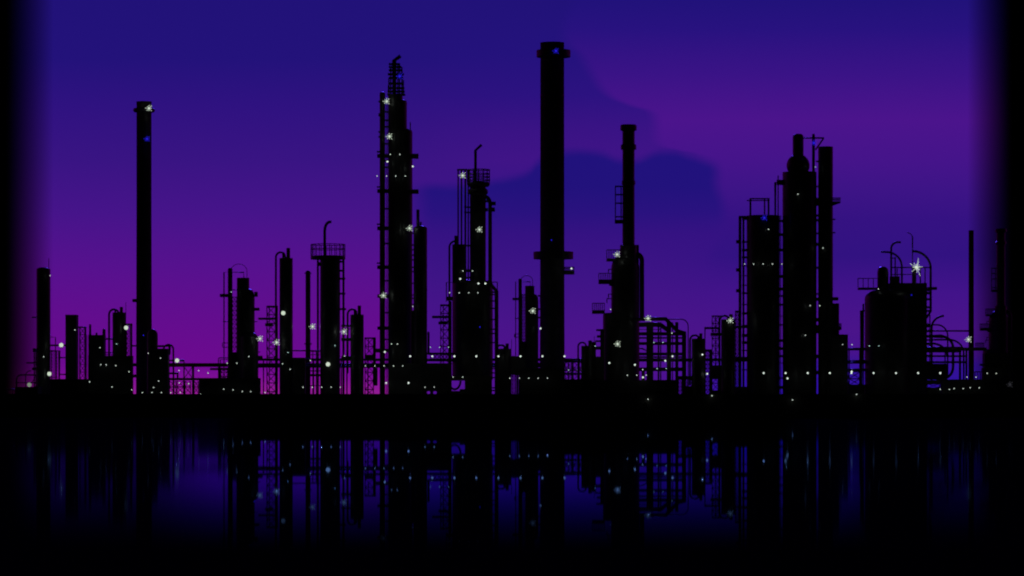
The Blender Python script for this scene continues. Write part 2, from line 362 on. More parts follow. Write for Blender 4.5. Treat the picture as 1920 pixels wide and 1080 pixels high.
# G: left pipe rack
t = T('pipe_rack', 'low pipe rack bridging the open sky left of centre-left vessels', 'pipe rack', 370, 603)
t.p('pipe', MB().pbox(318, 427, 680.8, 687.8, 603, 1.2), 'rust'); t.pipe([(318, 676), (345, 676), (345, 681)], 1.4); t.pipe([(394, 692), (427, 692)], 2.1)
t.pipe([(318, 700), (333, 700), (333, 712)], 1.8); t.pipe([(318, 709.8), (410, 709.8)], 1.2); t.p('walkway', MB().pbox(318, 375, 708.5, 713, 602.8, 1.6), 'steel')
for x, w_ in ((345, 1.3), (362, 2.2), (411, 2)): t.pipe([(x, 681), (x, 741)], w_, 'post')
br = MB()
for a, b in ((346, 360), (318, 330), (332, 344), (347, 357), (364, 372)):
    if a == 346: br.tube([(a, 689), (b, 708)], .8, 603.5, 5).tube([(b, 689), (a, 708)], .8, 603.5, 5)
    else:
        for y0, y1 in ((714, 725), (726, 737)): br.tube([(a, y0), (b, y1)], .8, 603.5, 5); br.tube([(b, y0), (a, y1)], .6, 603.5, 5)
        br.tube([(a, 725.5), (b, 725.5)], 1, 603.5, 5); br.tube([(a, 715), (a, 741)], .9, 603.5, 5); br.tube([(b, 715), (b, 741)], .9, 603.5, 5)
t.p('bracing', br, 'rust')
t = T('scaffold', 'small pipe scaffold at right end of the low pipe rack', 'scaffold', 418, 601)
t.pipe([(409.5, 712), (409.5, 676)]+arc(412, 674, 2.5, 3, 180, 90, 4)+[(427, 671)], .9); t.pipe([(413, 712), (413, 674), (427, 674)], .7)
lattice(t, 414, 426, 690, 709, 601.5, .8, .7, 8)
t = T('low_shed', 'low flat shed under the row of four lamps, centre left', 'shed', 430, 594)
t.block(373, 489, 710, 741, 'wall', 594, 4, 'brick'); t.block(372.5, 489.5, 708.6, 710, 'roof', 593.8, 4.4)
# H / S: stepped reactor with slim side column (two of them)
def reactor(label, x0, top, k, Y, right_extra=True, slim='slim'):
    fx = lambda x: x0+(x-427)*k; fy = lambda y: top+(y-502)*k
    t = T('stepped_reactor', label, 'reactor', fx(455), Y, 'stepped reactors with slim side columns')
    t.p('slim_column', MB().lathe(fx(431.5), Y, [(4.4*k, 741), (4.4*k, fy(505)), (3.2*k, fy(502.6)), (0, fy(502))], 20), 'rust')
    t.pipe([(fx(420), 741 if k == 1 else 736), (fx(420), fy(510.5)), (fx(457), fy(510.5)), (fx(457), fy(522))], .8*k+.1, 'guard_pipe')
    t.pipe([(fx(433), fy(503))]+arc(fx(448), fy(508), 15*k, 13*k, 150, 0, 12)+[(fx(463), fy(522))], .55, 'arch_pipe')
    t.shell(fx(444), fx(467.5), fy(521), name='upper_shell', bot=fy(560), bands=0)
    t.p('shell', MB().lathe(fx(460.8), Y+.3, [(16.8*k, 741), (16.8*k, fy(556)), (15.4*k, fy(549)), (11.5*k, fy(543)), (8*k, fy(541.5))], 36), 'clad')
    t.block(fx(434), fx(446), fy(660) if k == 1 else 640, 741, 'skirt_panel', Y+.2, .6)
    t.deck(fx(412), fx(428), fy(551), fy(556.5), None); t.pipe([(fx(436), fy(543.5)), (fx(445), fy(543.5))], .8, 'beam')
    t.pipe([(fx(418), fy(603)), (fx(428), fy(603))], .9, 'beam')
    b_ = MB(); b_.tube([(fx(417), fy(643)), (fx(428), fy(643))], .7, Y, 5).tube([(fx(417), fy(651)), (fx(428), fy(651))], .7, Y, 5).tube([(fx(417), fy(643)), (fx(417), fy(651))], .7, Y, 5)
    t.p('small_frame', b_, 'rust')
    if right_extra:
        t.deck(fx(477), fx(483.5), fy(547), fy(556), None); t.deck(fx(477), fx(487), fy(577), fy(582), None); t.pipe([(477, 603), (482.5, 603)], .8, 'nozzle')
        t.p('lower_shell', MB().lathe(468, Y-1, [(16.5, 741), (16.5, 632), (11, 625), (8, 624)], 30), 'clad'); t.pipe([(484, 660), (488, 660)], .9, 'nozzle'); t.block(484, 492.5, 667, 673, 'valve_box', Y-1, .8)
    return t
rx = reactor('larger stepped reactor with slim side column, centre left', 427, 502, 1, 605)
lattice(rx, 435.5, 443.5, 557, 660, 605+1, .4, .7, 8.5)
r2 = reactor('smaller stepped reactor with slim side column by the thickest chimney', 972, 522, .74, 606, False)
lattice(r2, 979, 985.5, 552, 640, 607, .4, .7, 6)
r2.pipe([(1012, 553), (1012, 570)], .3); 
for y in (553, 578, 594): r2.block(1008, 1014, y, y+3, 'bracket', 606, .4)
# I: lattice tower
t = T('lattice_tower', 'cross-braced tower with two long arms, centre left', 'tower', 508, 603)
lattice(t, 500.3, 516, 574, 741, 603, .7, .9, 16); t.pipe([(505, 576), (505, 741)], .8, 'inner_post'); t.pipe([(518.7, 574), (518.7, 741)], 2.4, 'riser'); t.block(499.5, 521, 573, 576.5, 'cap', 602.9, 1.6)
t.block(484, 516, 595.5, 599.5, 'arm', 602.8, 1); t.block(497, 512, 606, 611.5, 'arm', 602.7, 1.2)
t = arch_vessel('tall slim arch-pipe vessel between two steel towers, centre left', 524, 549, 484, (537, 544, 465), 517.3, 473, 604, (529, 533, 474), None, archbot=575)
t = T('valve_shed', 'dark shed between slim thin stack and tall slim arch-pipe vessel', 'shed', 561, 602)
t.block(549, 573.5, 670.5, 741, 'wall', 602, 3, 'brick'); t.pipe([(549, 657.5), (574, 657.5)], 1.3); 
# K thin stack
t = T('thin_stack', 'slender domed stack left of the railed tall vessel', 'stack', 577.5, 610)
t.p('shaft', MB().lathe(577.5, 610, [(4.7, 741), (4.7, 646), (7, 646), (7, 643.5), (4.7, 643.5), (4.7, 513.5), (6.6, 513.2), (6.6, 511.4), (4.6, 511), (3.8, 508), (0, 506.8)], 20), 'rust')
# L railed vessel
Y = 604
t = T('railed_column', 'fat column with railed top platform and hooked vent pipe', 'column', 619, Y)
t.shell(600.3, 637.8, 483, head=5)
d = t.p('platform', MB().lathe(615, Y, [(32.6, 486.3), (32.6, 480)], 40), 'steel')
r = MB(); k = Y/F; R = 32*k; cx = X(615, Y)
for j in range(20):
    a = 2*math.pi*(j+.5)/20; r.tube3([(cx+R*math.cos(a), Y+R*math.sin(a), Z(480, Y)), (cx+R*math.cos(a), Y+R*math.sin(a), Z(458.5, Y))], .075, 5)
for h in (458.5, 467): r.tube3([(cx+R*math.cos(2*math.pi*j/32), Y+R*math.sin(2*math.pi*j/32), Z(h, Y)) for j in range(33)], .075, 5)
t.p('railing', r, 'steel', d)
t.pipe([(608.8, 482), (608.8, 434)]+arc(619, 432, 10, 16, 175, 90, 8)+[(621.5, 416)], 2.7, 'vent_pipe', n=12)
t.pipe([(596, 486), (596, 741)], 2, 'downpipe'); t.block(594, 601, 491.5, 498.5, 'valve_box', Y-.4, .8); t.pipe([(644, 486), (644, 741)], 2.1, 'downpipe')
br = MB()
for y, x in ((490.5, 646), (507.5, 646), (522.5, 647.5), (550.5, 647.5), (579.5, 649)): br.pbox(637, x, y-1.8, y+1.8, Y-.3, .6)
t.p('brackets', br, 'steel')
# cross pipes between fat column and V8
t = T('pipe_bundle', 'short cross pipes between railed fat column and arch-pipe vessel', 'pipes', 648, 603)
for y, w_ in ((611, 2.2), (617, 1), (636.5, 3), (670, 2.6)): t.pipe([(640, y), (658, y)], w_)
for x in (650.5,): t.pipe([(x, 640), (x, 741)], 1.3)
t = arch_vessel('medium arch-pipe vessel right of the railed fat column', 657, 682, 590, (670.5, 677, 573), 651.8, 580, 603, (663, 667, 581), None, archbot=700)
# N
t = T('lattice_tower', 'short cross-braced tower left of the tallest stepped tower', 'tower', 694, 603)
lattice(t, 684.5, 700, 634, 741, 603, .9, .9, 16); t.pipe([(702.5, 633), (702.5, 720)], 2.3, 'riser'); t.block(683.5, 705, 632.5, 635, 'cap', 602.9, 1.5); t.pipe([(691, 635), (691, 661)], .8, 'inner_post')
t.block(684, 701, 665, 672, 'walkway', 602.7, 1.6); t.block(700, 708, 690, 723, 'cable_box', 602.8, 1)
t = T('cable_duct', 'stepped duct boxes between short tower and tallest stepped tower', 'duct', 708, 605); t.block(704, 713, 653.5, 661, 'box', 605, 1); t.block(704, 713, 672, 677, 'box', 605, 1)
# O: tallest stepped tower
Y = 606
t = T('stepped_tower', 'tallest stepped tower with scaffolded crown and bent vent pipe', 'tower', 748, Y)
t.p('side_column', MB().lathe(717, Y, [(5.2, 741), (5.2, 176), (4, 173), (0, 171.8)], 24), 'clad')
t.shell(727.8, 755, 178, bot=741, name='core_shell')
t.p('shell', MB().lathe(746, Y+.4, [(17, 741), (17, 192), (15.5, 188.5), (12, 187), (6, 186.8)], 36), 'clad')
t.p('outer_shell', MB().lathe(753, Y+.9, [(20.3, 741), (20.3, 248), (19, 244), (15, 242), (8, 241.6)], 36), 'clad')
t.p('vent_pipe', MB().tube([(739.2, 180), (739.2, 113.5), (751, 105)], 3.7, Y, 12), 'pipe'); t.pipe([(769.3, 243), (769.3, 229)], 1, 'mast')
crown = MB()
for x, a in ((729, 146), (732.5, 124), (728.2, 160), (746, 120), (749, 119), (753.5, 126), (756.2, 150)): crown.tube([(x, 180), (x, a)], 1.1, Y-.4, 5); crown.tube([(x+.5, 180), (x+.5, a)], 1.0, Y+.9, 5)
for y, a, b in ((119.5, 729, 750), (125, 729, 753), (131, 729, 755), (138.5, 727, 757.5), (145.5, 729, 756), (156, 729, 756.5), (164.5, 727, 758.5), (171, 726.5, 759), (177, 726, 760)):
    crown.pbox(a, b, y-1.5, y+1.3, Y-.55, 1.7)
t.p('scaffold_crown', crown, 'rust')
t.ladder(724.2, 726.6, 186, 738, Y-.1, 4)
pl = MB()
for y in (190, 213.5, 247, 256): pl.pbox(709.5, 713, y-1.3, y+(4 if y == 213.5 else 1.3), Y-.6, 1.2)
t.p('brackets', pl, 'steel')
for y in (284, 350, 420, 493): t.deck(706.5, 713, y-1, y+1.3, None, d=1.4); t.deck(707.2, 728, y+4.5, y+11, None, d=1.6)
for y in (552, 612, 654): t.deck(707.5, 728, y, y+6, None, d=1.6)
br = MB()
for y in (208, 224, 236, 268, 300, 312, 390, 455, 525, 585, 635, 690): br.pbox(721, 729, y, y+2.6, Y-.3, .8)
t.p('tie_bars', br, 'steel')
t.deck(772, 785, 288, 296, None, d=2.4); t.deck(772, 785, 355, 362, None, d=2.4)
t = T('capped_column', 'round-shouldered column tucked right of tallest stepped tower', 'column', 788, 604)
t.shell(775.3, 801, 423, head=6); t.pipe([(783.6, 426), (783.6, 393)], 3, 'vent_pipe'); t.pipe([(789, 426), (789, 416)], 2, 'stub_pipe')
br = MB()
for y in (436, 458, 467, 477, 486, 500, 508, 530, 552, 558, 570): br.pbox(772, 777, y, y+2.4, 603.8, .5)
t.p('tie_bars', br, 'steel'); t.block(771, 778, 582, 741, 'filler_panel', 604, .6)
t = T('compressor_house', 'wide dark shed below three lamps, centre', 'shed', 800, 600)
t.block(728, 794, 682, 741, 'wall', 600, 3, 'brick'); t.block(794, 847, 682, 733.5, 'wall', 600.01, 3, 'brick'); t.block(806.5, 812.5, 733.5, 741, 'pier', 600.1, 1, 'brick'); t.block(818.5, 846, 733.5, 741, 'pier', 600.1, 1, 'brick'); t.block(727.6, 848, 681, 682.2, 'roof', 599.9, 3.2)
# P
t = T('lattice_tower', 'cross-braced tower with two arms just right of tallest stepped tower', 'tower', 836, 603)
lattice(t, 826, 841, 572, 682, 603, .7, .9, 15.5); t.pipe([(831.5, 573), (831.5, 682)], .8, 'inner_post'); t.pipe([(844, 565), (844, 682)], 2.9, 'riser'); t.block(825.5, 847, 570.5, 573.5, 'cap', 602.9, 1.6)
t.block(810, 841, 592, 596.5, 'arm', 602.8, 1); t.block(822, 840, 603, 608, 'arm', 602.7, 1.2)
t = T('pipe_rack', 'two-level pipe rack with diagonal bracing, behind centre shed roof', 'pipe rack', 825, 606)
t.block(801, 848, 661, 665, 'beam', 606, 1.4); t.block(801, 848, 672.5, 677.5, 'beam', 606, 1.4); t.pipe([(803.5, 622), (803.5, 662)], 2, 'riser')
br = MB()
for k_ in range(6): br.tube([(806+7*k_, 665), (812+7*k_, 673)], .8, 606.3, 5); br.tube([(812+7*k_, 665), (806+7*k_, 673)], .8, 606.3, 5)
t.p('bracing', br, 'rust')
# Q: centre twin columns
Y = 605
t = T('basket_column', 'centre column with railed basket top and slanted vent', 'column', 896, Y)
t.shell(881, 911, 344, bot=741)
t.p('flare_ring', MB().lathe(896.5, Y, [(15, 366)]+[(16+2.6*math.cos(a), 359.5-5*math.sin(a)) for a in [math.pi*(k_/8-.5) for k_ in range(9)]]+[(15, 353)], 36), 'steel')
d = t.p('platform', MB().lathe(897, Y, [(19, 350), (21.6, 346), (21.6, 342)], 36), 'steel')
r = MB(); R = 21.2*k; cx = X(897, Y)
for j in range(14):
    a = 2*math.pi*(j+.5)/14; r.tube3([(cx+R*math.cos(a), Y+R*math.sin(a), Z(343, Y)), (cx+R*math.cos(a), Y+R*math.sin(a), Z(318, Y))], .10, 5)
for h in (318.5, 326, 332, 338): r.tube3([(cx+R*math.cos(2*math.pi*j/28), Y+R*math.sin(2*math.pi*j/28), Z(h, Y)) for j in range(29)], .10, 5)
t.p('railing', r, 'steel', d)
t.pipe([(891.5, 345), (891.5, 282), (903, 271.5)], 2.5, 'vent_pipe', n=10)
t.pipe([(907, 368)]+arc(907, 382, 12, 14, 90, 0, 8)+[(919, 531), (931, 546), (931, 741)], 3.6, 'elbow_pipe', n=12)
t.block(920, 929.5, 378, 384.5, 'valve_box', Y-.4, .9); t.block(920, 928, 389, 396.5, 'valve_box', Y-.4, .9); t.block(909, 915, 375, 379, 'bracket', Y-.4, .8); t.block(909, 915, 390, 396, 'bracket', Y-.4, .8)
f_ = MB(); f_.tube([(921, 529), (932.5, 529), (932.5, 545)], .9, Y-.5, 5); t.p('small_frame', f_, 'rust')
br = MB()
for y in (546, 551, 563, 577, 598, 616, 624, 641, 690, 698, 707, 726, 731): br.pbox(917, 930, y, y+(2.4 if y != 546 else 3), Y-.2, .5)
t.p('tie_bars', br, 'steel')
t = T('pipe_bundle', 'thin upright pipes joined at the top, left of basket column', 'pipes', 866, Y)
for x, w_ in ((859, 1.4), (865.3, 1.6), (872.5, 1.8), (878, 1.3)): t.pipe([(x, 318), (x, 532)], w_, 'riser')
t.block(857, 876, 316.5, 319.5, 'header', Y-.2, .6); t.block(870, 882, 387, 389.5, 'tie_bar', Y-.2, .5); t.block(870, 882, 397, 399.5, 'tie_bar', Y-.2, .5); t.block(874, 882, 459, 462, 'tie_bar', Y-.2, .5); t.block(874, 882, 505, 510, 'tie_bar', Y-.2, .5); t.block(874, 882, 519, 522, 'tie_bar', Y-.2, .5)
t = T('shouldered_vessel', 'dark vessel with arch pipe below thin upright pipes, centre', 'vessel', 862, 603)
t.shell(848, 874.5, 458.5, bot=530, bands=0); t.p('vent_pipe', MB().lathe(855, 603, [(3.2, 460), (3.2, 442)], 12), 'pipe')
t.pipe([(842.6, 572)]+[(842.6, 465)]+arc(854, 464, 11.4, 12, 180, 90, 8)+[(856, 452)], 1.8, 'arch_pipe')
t.p('skirt', MB().lathe(886, 603+4, [(38, 712), (38, 531), (34, 527), (20, 526)], 40), 'clad')
f_ = MB(); f_.tube([(837, 566), (837, 529.5), (848, 529.5)], .8, 602, 5); t.p('small_frame', f_, 'rust'); t.block(837, 849, 556, 563.5, 'platform', 602, 1.2)
t = T('pump_plinth', 'dark plinth block beneath basket column at centre', 'plinth', 895, 600)
t.block(871.5, 922.5, 705, 741, 'wall', 600, 3, 'conc'); t.block(844, 871.5, 705, 713.5, 'beam', 600, 3, 'conc'); t.block(844, 871.5, 733, 741, 'beam', 600.02, 3, 'conc')
t.pipe(arc(852.5, 714, 11, 16, 180, 360, 12), 2.0, 'u_pipe', 600.5); t.block(862, 872, 729.5, 733.2, 'step', 600.1, .6)
# R
t = arch_vessel('small low arch-pipe vessel left of smaller stepped reactor', 933, 959, 654, (948, 954, 644), 930, 647, 602, None, (959.2, 636.5))
t = T('lattice_tower', 'thin low braced frame under smaller stepped reactor', 'tower', 963, 601)
lattice(t, 960.2, 967, 668, 741, 601, .7, .8, 7.5); t.pipe([(970, 668), (970, 741)], 1.8, 'riser'); t.block(958, 985, 668, 703, 'panel', 600.8, .3, 'brick')
f_ = MB(); f_.tube([(965.5, 626.5), (972, 626.5)], .6, 604, 5).tube([(965.5, 632), (972, 632)], .6, 604, 5).tube([(965.5, 626.5), (965.5, 632)], .6, 604, 5); t.p('small_frame', f_, 'rust'); t.block(973, 979.5, 712, 724.5, 'panel', 600.7, .3, 'brick')
t = T('generator_house', 'dark shed at foot of the thickest chimney', 'shed', 1015, 599)
t.block(976, 1058.5, 691, 741, 'wall', 599, 3, 'brick'); t.block(975.6, 1059, 689.8, 691, 'roof', 598.8, 3.4); t.block(1058.5, 1118, 711, 741, 'annexe', 599, 3, 'brick')
# front long walkway rack
def rack(label, a, b, rows, Y, posts, rail=None):
    t = T('pipe_rack', label, 'pipe rack', (a+b)/2, Y)
    for p_, q_ in rows:
        n = max(1, int(round((q_-p_)/4.2)))
        for j in range(n): t.pipe([(a, p_+(q_-p_)*(j+.5)/n), (b, p_+(q_-p_)*(j+.5)/n)], (q_-p_)/n/2+.05)
    for x in posts: t.pipe([(x, rows[0][0]), (x, 741)], 1.2, 'post')
    if rail:
        m_ = MB(); m_.tube([(a, rail), (b, rail)], .5, Y-.5, 5); x = a
        while x < b: m_.tube([(x, rail), (x, rows[0][0])], .45, Y-.5, 5); x += 10
        t.p('railing', m_, 'steel')
    return t
rack('low pipe rack passing behind the bases of the centre-left vessels', 484, 728, [(672, 676.5), (681, 689.5)], 609, (494, 540, 588, 640, 690))
t = T('pipe_bundle', 'pipe ties between slender domed stack and railed fat column', 'pipes', 590, 604)
for y, w_ in ((658, 1.6), (665, .7), (695.5, 1), (703.5, 2.2), (723, .8)): t.pipe([(582, y), (601, y)], w_)
for x in (586.5, 593): t.pipe([(x, 658), (x, 741)], .9)
rack('pipe rack behind lamps at the foot of centre columns', 848, 1060, [(671.5, 677), (680, 689)], 612, (905, 950, 1008))
rack('pipe rack with bracing just right of thickest chimney', 1058, 1121, [(672, 678.5), (692.5, 695.5), (699, 703)], 606, (1066, 1072, 1086, 1098))
t = T('braced_frame', 'cross-braced panel under rack right of thickest chimney', 'frame', 1074, 606); lattice(t, 1060, 1074, 679, 711, 607, .7, .8, 11); lattice(t, 1075, 1090, 679, 711, 607, .7, .8, 11, name='second_bracing')
# T thickest chimney
Y = 610
t = T('chimney', 'thickest and tallest chimney with three side platforms', 'chimney', 1035.5, Y)
t.p('shaft', MB().lathe(1035.5, Y, [(23.6, 741), (22.9, 600), (22.5, 300), (22.3, 81.5), (22.6, 81.2), (22.6, 80.3), (20, 80), (20, 92)], 56), 'conc')
q = t.p('platform', MB().lathe(1037.8, Y, [(22, 108.5), (31.8, 107), (31.8, 101)], 40), 'steel'); t.p('railing', MB().lathe(1037.8, Y, [(31.9, 101), (31.9, 94.5), (31.5, 94.5), (31.5, 101)], 40), 'steel', q)
q = t.p('platform', MB().lathe(1037.5, Y, [(22, 486), (37.3, 485.6), (37.3, 478)], 40), 'steel'); t.p('railing', MB().lathe(1037.5, Y, [(37.4, 478), (37.4, 472.3), (37, 472.3), (37, 478)], 40), 'steel', q)
t.deck(1056, 1077, 507, 514, 501, d=2.4, n=7); t.ladder(1033, 1037, 110, 738, Y-2.6)
t.p('bands', MB().lathe(1035.5, Y, [(22.4, 181), (22.75, 181), (22.75, 178), (22.4, 178)], 56), 'steel')
# U
arch_vessel('small arch-pipe vessel in gap right of thickest chimney', 1090, 1111, 648.5, (1103, 1110, 638.5), 1084, 642, 603, None, (1114.3, 630), archbot=712)
t = T('window_frame_house', 'narrow open-sided house left of banded chimney base', 'building', 1122, 603)
t.block(1110, 1117.5, 641, 741, 'wall', 603, 1.5, 'brick'); t.block(1117.5, 1126, 668.5, 741, 'wall', 603.02, 1.5, 'brick'); t.block(1125.5, 1133, 617, 741, 'wall', 603, 1.5, 'brick')
for a, b, x in ((617, 620.5, 1118), (628.5, 633, 1119), (638, 641, 1116), (649.5, 655.5, 1115)): t.block(x, 1127, a, b, 'floor_slab', 603.1, 1.3, 'conc')
# V: banded chimney on vessel, and its farther twin
def banded(label, x0, y0, kx, Y, pipe_right=True):
    fx = lambda x: x0+(x-1178.5)*kx; fy = lambda y: y0+(y-234)*kx*.915 if kx < 1 else y
    t = T('banded_chimney', label, 'chimney', x0, Y, 'banded chimneys standing on vessels')
    g = lambda *pr: [(r_*kx, fy(q_)) for r_, q_ in pr]
    t.p('shaft', MB().lathe(x0, Y, g((11.6, 480), (11.4, 347), (12.8, 346), (12.8, 340), (11.4, 338), (11.4, 281), (14.6, 280), (14.6, 272), (11.6, 270), (11.6, 246), (15.4, 244), (15.4, 236), (14, 234), (10, 234), (10, 244)), 32), 'clad')
    t.p('neck', MB().lathe(x0, Y, g((16, 500), (16, 459.5), (11, 459)), 32), 'clad')
    t.p('shell', MB().lathe(fx(1172.5), Y+.4, [(26.5*kx, 741)]+[(26.5*kx*math.cos(a), fy(503)-fy(28)*0-28*kx*math.sin(a)) for a in [k_*math.pi/2/8 for k_ in range(8)]], 36), 'clad')
    t.p('base_shell', MB().lathe(fx(1164), Y+1, [(33.5*kx, 741), (33.5*kx, fy(590)), (30*kx, fy(587))], 36), 'clad')
    cage = MB()
    for x in (1153.8, 1164.5): cage.tube([(fx(x), fy(348)), (fx(x), fy(418))], 1*kx, Y-.4, 5); cage.tube([(fx(x), fy(348)), (fx(x), fy(418))], 1*kx, Y+.8, 5)
    for y in (349, 364.5, 380.5, 406): cage.pbox(fx(1153), fx(1168), fy(y)-.9*kx, fy(y)+1*kx, Y-.5, 1.4)
    cage.pbox(fx(1152.5), fx(1168), fy(412), fy(418.5), Y-.5, 1.5)
    t.p('ladder_cage', cage, 'rust')
    if pipe_right: t.pipe([(fx(1190), fy(476))]+arc(fx(1192), fy(488), 11.5*kx, 12*kx, 90, 0, 8)+[(fx(1203.7), fy(600) if kx == 1 else 741)], 4.4*kx, 'elbow_pipe', n=12)
    for a, b, tt, uu, rr, n in ((1137, 1163, 484.5, 489.5, 468.5, 6), (1122, 1148, 524, 532, 512.5, 6), (1110, 1134, 581.5, 588, 568.5, 6)):
        t.deck(fx(a), fx(b), fy(tt), fy(uu), fy(rr), n=n, mids=0, d=2.2*kx)
    f_ = MB()
    for a, y0_, y1_ in ((1141, 505, 512), (1141, 551.5, 560), (1138, 560, 568.5)):
        f_.tube([(fx(a), fy(y1_)), (fx(a), fy(y0_)), (fx(1147), fy(y0_))], .9*kx, Y-.3, 5)
    t.p('step_frames', f_, 'rust'); t.block(fx(1142), fx(1147), fy(532), fy(536), 'bracket', Y-.3, .5)
    return t
t = banded('tall banded chimney on a vessel with three railed side platforms', 1178.5, 234, 1, 606)
t.block(1190, 1198, 459, 741, 'side_panel', 606, 1.2, 'brick')
# W: pipe rack block
t = T('pipe_rack', 'large multi-level pipe rack right of the tall banded chimney', 'pipe rack', 1243, 603)
for a, b in ((1212, 1225), (1233, 1236.3), (1237.6, 1240), (1250, 1258.5), (1260, 1262), (1266, 1272)):
    t.p('post', MB().pbox(a, b, 604, 741, 603, .5), 'steel')
t.p('post', MB().pbox(1278.5, 1286.8, 622.5, 741, 603, .6), 'steel')
for a, b in ((604.5, 613), (617.2, 618.2), (622.8, 629), (632, 635), (641.3, 646.8), (661, 666.3), (668, 671), (672, 678), (689, 696)):
    t.p('beam', MB().pbox(1198, 1280 if a > 620 else 1238, a, b, 603.6, .5), 'steel')
t.pipe([(1208, 598), (1248, 598), (1270, 620.5), (1285, 625)], 3.7, 'top_pipe', 603.3, n=10); t.pipe([(1212, 608.5), (1238, 608.5), (1252, 619), (1258, 628)], 4.2, 'second_pipe', 603.7, n=10)
t.pipe([(1250, 598.5), (1276, 598.5)]+arc(1277, 612, 13.3, 13.5, 90, 0, 8)+[(1290.3, 741)], 1, 'thin_pipe', 603.4)
t.pipe([(1198, 653), (1206, 654)]+arc(1206, 664, 8, 9, 90, 0, 6), 1.1, 'bent_pipe', 603.8); t.pipe([(1190, 599), (1209, 599)], 3, 'header', 603.5)
for a, b in ((1199, 1203), (1259, 1260)): pass
t = T('low_shed', 'low dark shed under the large multi-level pipe rack', 'shed', 1235, 599)
t.block(1118.2, 1271.5, 713.5, 741, 'wall', 599.5, 3, 'brick'); t.block(1195, 1271.8, 712.3, 713.5, 'roof', 599.3, 3.3); t.block(1279, 1322, 724, 741, 'annexe', 599.5, 3, 'brick'); t.block(1203, 1209, 693, 712.3, 'stair_box', 600, 1)
t = T('braced_frame', 'tiny braced frame at the right foot of multi-level pipe rack', 'frame', 1275, 601); lattice(t, 1272.4, 1278.3, 711, 741, 601, .5, .7, 7); lattice(t, 1288.5, 1297, 706, 724, 601, .5, .8, 6, name='second_bracing'); t.block(1272, 1323, 705, 711, 'beam', 601, 1); t.block(1272, 1323, 672, 678, 'beam', 602.5, 1)
# X
arch_vessel('short arch-pipe vessel right of the large multi-level pipe rack', 1297, 1322, 635, (1311, 1317, 625), 1294.2-.4, 628.5, 600, None, None, archbot=723)
# Y
t = T('portal_frame', 'square portal frame right of short arch-pipe vessel', 'frame', 1330, 605)
t.block(1320.5, 1347, 613, 617, 'beam', 605, 1); t.pipe([(1321.8, 615), (1321.8, 741)], 1.1, 'post'); t.block(1322, 1336, 655, 659.5, 'ledge', 605, 1); t.block(1320, 1336, 672, 677, 'ledge', 605, 1)
lattice(t, 1323, 1330.5, 659, 741, 605.5, .5, .8, 8); t.pipe([(1333, 657), (1333, 741)], 2.6, 'post')
t = T('lattice_tower', 'cross-braced tower left of the domed arch-pipe vessel, right half', 'tower', 1342, 603)
lattice(t, 1335.5, 1348, 592.5, 741, 603, .6, .85, 14); t.pipe([(1342, 593), (1342, 684)], .9, 'inner_post'); t.block(1332, 1352, 624, 629.5, 'arm', 602.8, 1.2); t.block(1334.6, 1356, 591.4, 593.6, 'cap', 602.9, 1.2); t.block(1334, 1353, 672, 677, 'walkway', 602.8, 1.2)
t.block(1333, 1353, 685, 711, 'panel', 602.7, .4, 'brick'); t.block(1345.5, 1353, 711, 741, 'panel', 602.71, .4, 'brick'); t.block(1333, 1353, 732, 741, 'panel', 602.5, .4, 'brick')
arch_vessel('domed arch-pipe vessel close left of the right-hand block column', 1352, 1378, 599, (1367, 1374, 589), 1349, 592, 602, None, None, archbot=690)
# AA / V17
Y = 605
t = T('braced_frame', 'tall narrow braced frame left of the right-hand block column', 'frame', 1382, 604)
lattice(t, 1379, 1385.4, 583, 741, 604, .9, .8, 8); t.block(1378, 1387, 583, 586, 'cap', 603.9, 1); t.block(1378, 1401, 611, 615, 'ledge', 603.8, 1); t.block(1378, 1401, 669, 678, 'ledge', 603.8, 1); t.block(1378, 1401, 725, 741, 'wall', 603.7, 1, 'conc')
t = T('block_column', 'wide block column topped by an open goalpost frame', 'column', 1430, Y)
t.shell(1400, 1461.5, 404.5, m='clad', bands=1)
t.pipe([(1387.5, 741), (1387.5, 406.5)], 2.7, 'riser'); t.pipe([(1394, 741), (1394, 410)], 2.0, 'riser'); t.block(1385, 1401, 404.6, 408, 'header', Y-.4, .8); t.block(1391, 1402, 408.2, 412, 'header', Y-.2, .8)
f_ = MB()
for x, w_ in ((1407, 1.9), (1433.6, 1.4), (1441, 1.8)): f_.tube([(x, 406), (x, 372)], w_, Y, 6)
f_.tube([(1400, 376), (1441, 376)], 1, Y, 6).tube([(1406, 372.5), (1443, 372.5)], 1.3, Y, 6); t.p('goalpost_frame', f_, 'rust')
for y in (450, 503, 542): t.block(1380, 1386, y, y+6, 'bracket', Y-.4, .8)
br = MB()
y = 452
while y < 700: h = random.uniform(1.5, 6); br.pbox(1391, 1401, y, y+h, Y-.2, .5); y += random.uniform(13, 24)
t.p('tie_bars', br, 'steel')
# V18
t = T('bulb_topped_column', 'broad column crowned by a bulb and round-headed neck', 'column', 1499, 605)
t.shell(1467.3, 1531, 323); t.p('bulb', MB().ball(1496.5, 310.5, 21.8, 605), 'clad')
t.p('neck', MB().lathe(1496.5, 605, [(10.3, 300), (10.3, 257), (9, 253), (6, 251.2), (0, 251)], 28), 'clad')
br = MB(); y = 412; random.seed(5)
while y < 730: h = random.uniform(1.5, 6); br.pbox(1460, 1468.5, y, y+h, 604.8, .5); y += random.uniform(12, 30)
t.p('tie_bars', br, 'steel'); t.ladder(1462.3, 1464.2, 404, 738, 605.4, 5)
t.deck(1456, 1469, 337, 346, None, d=1.6); t.pipe([(1453.6, 408), (1453.6, 342), (1462, 342)], 1.5, 'riser'); t.pipe([(1459, 408), (1459, 329)], 1.1, 'riser')
t = T('derrick_mast', 'mast with triangular arm beside the bulb-topped column', 'mast', 1525, 604)
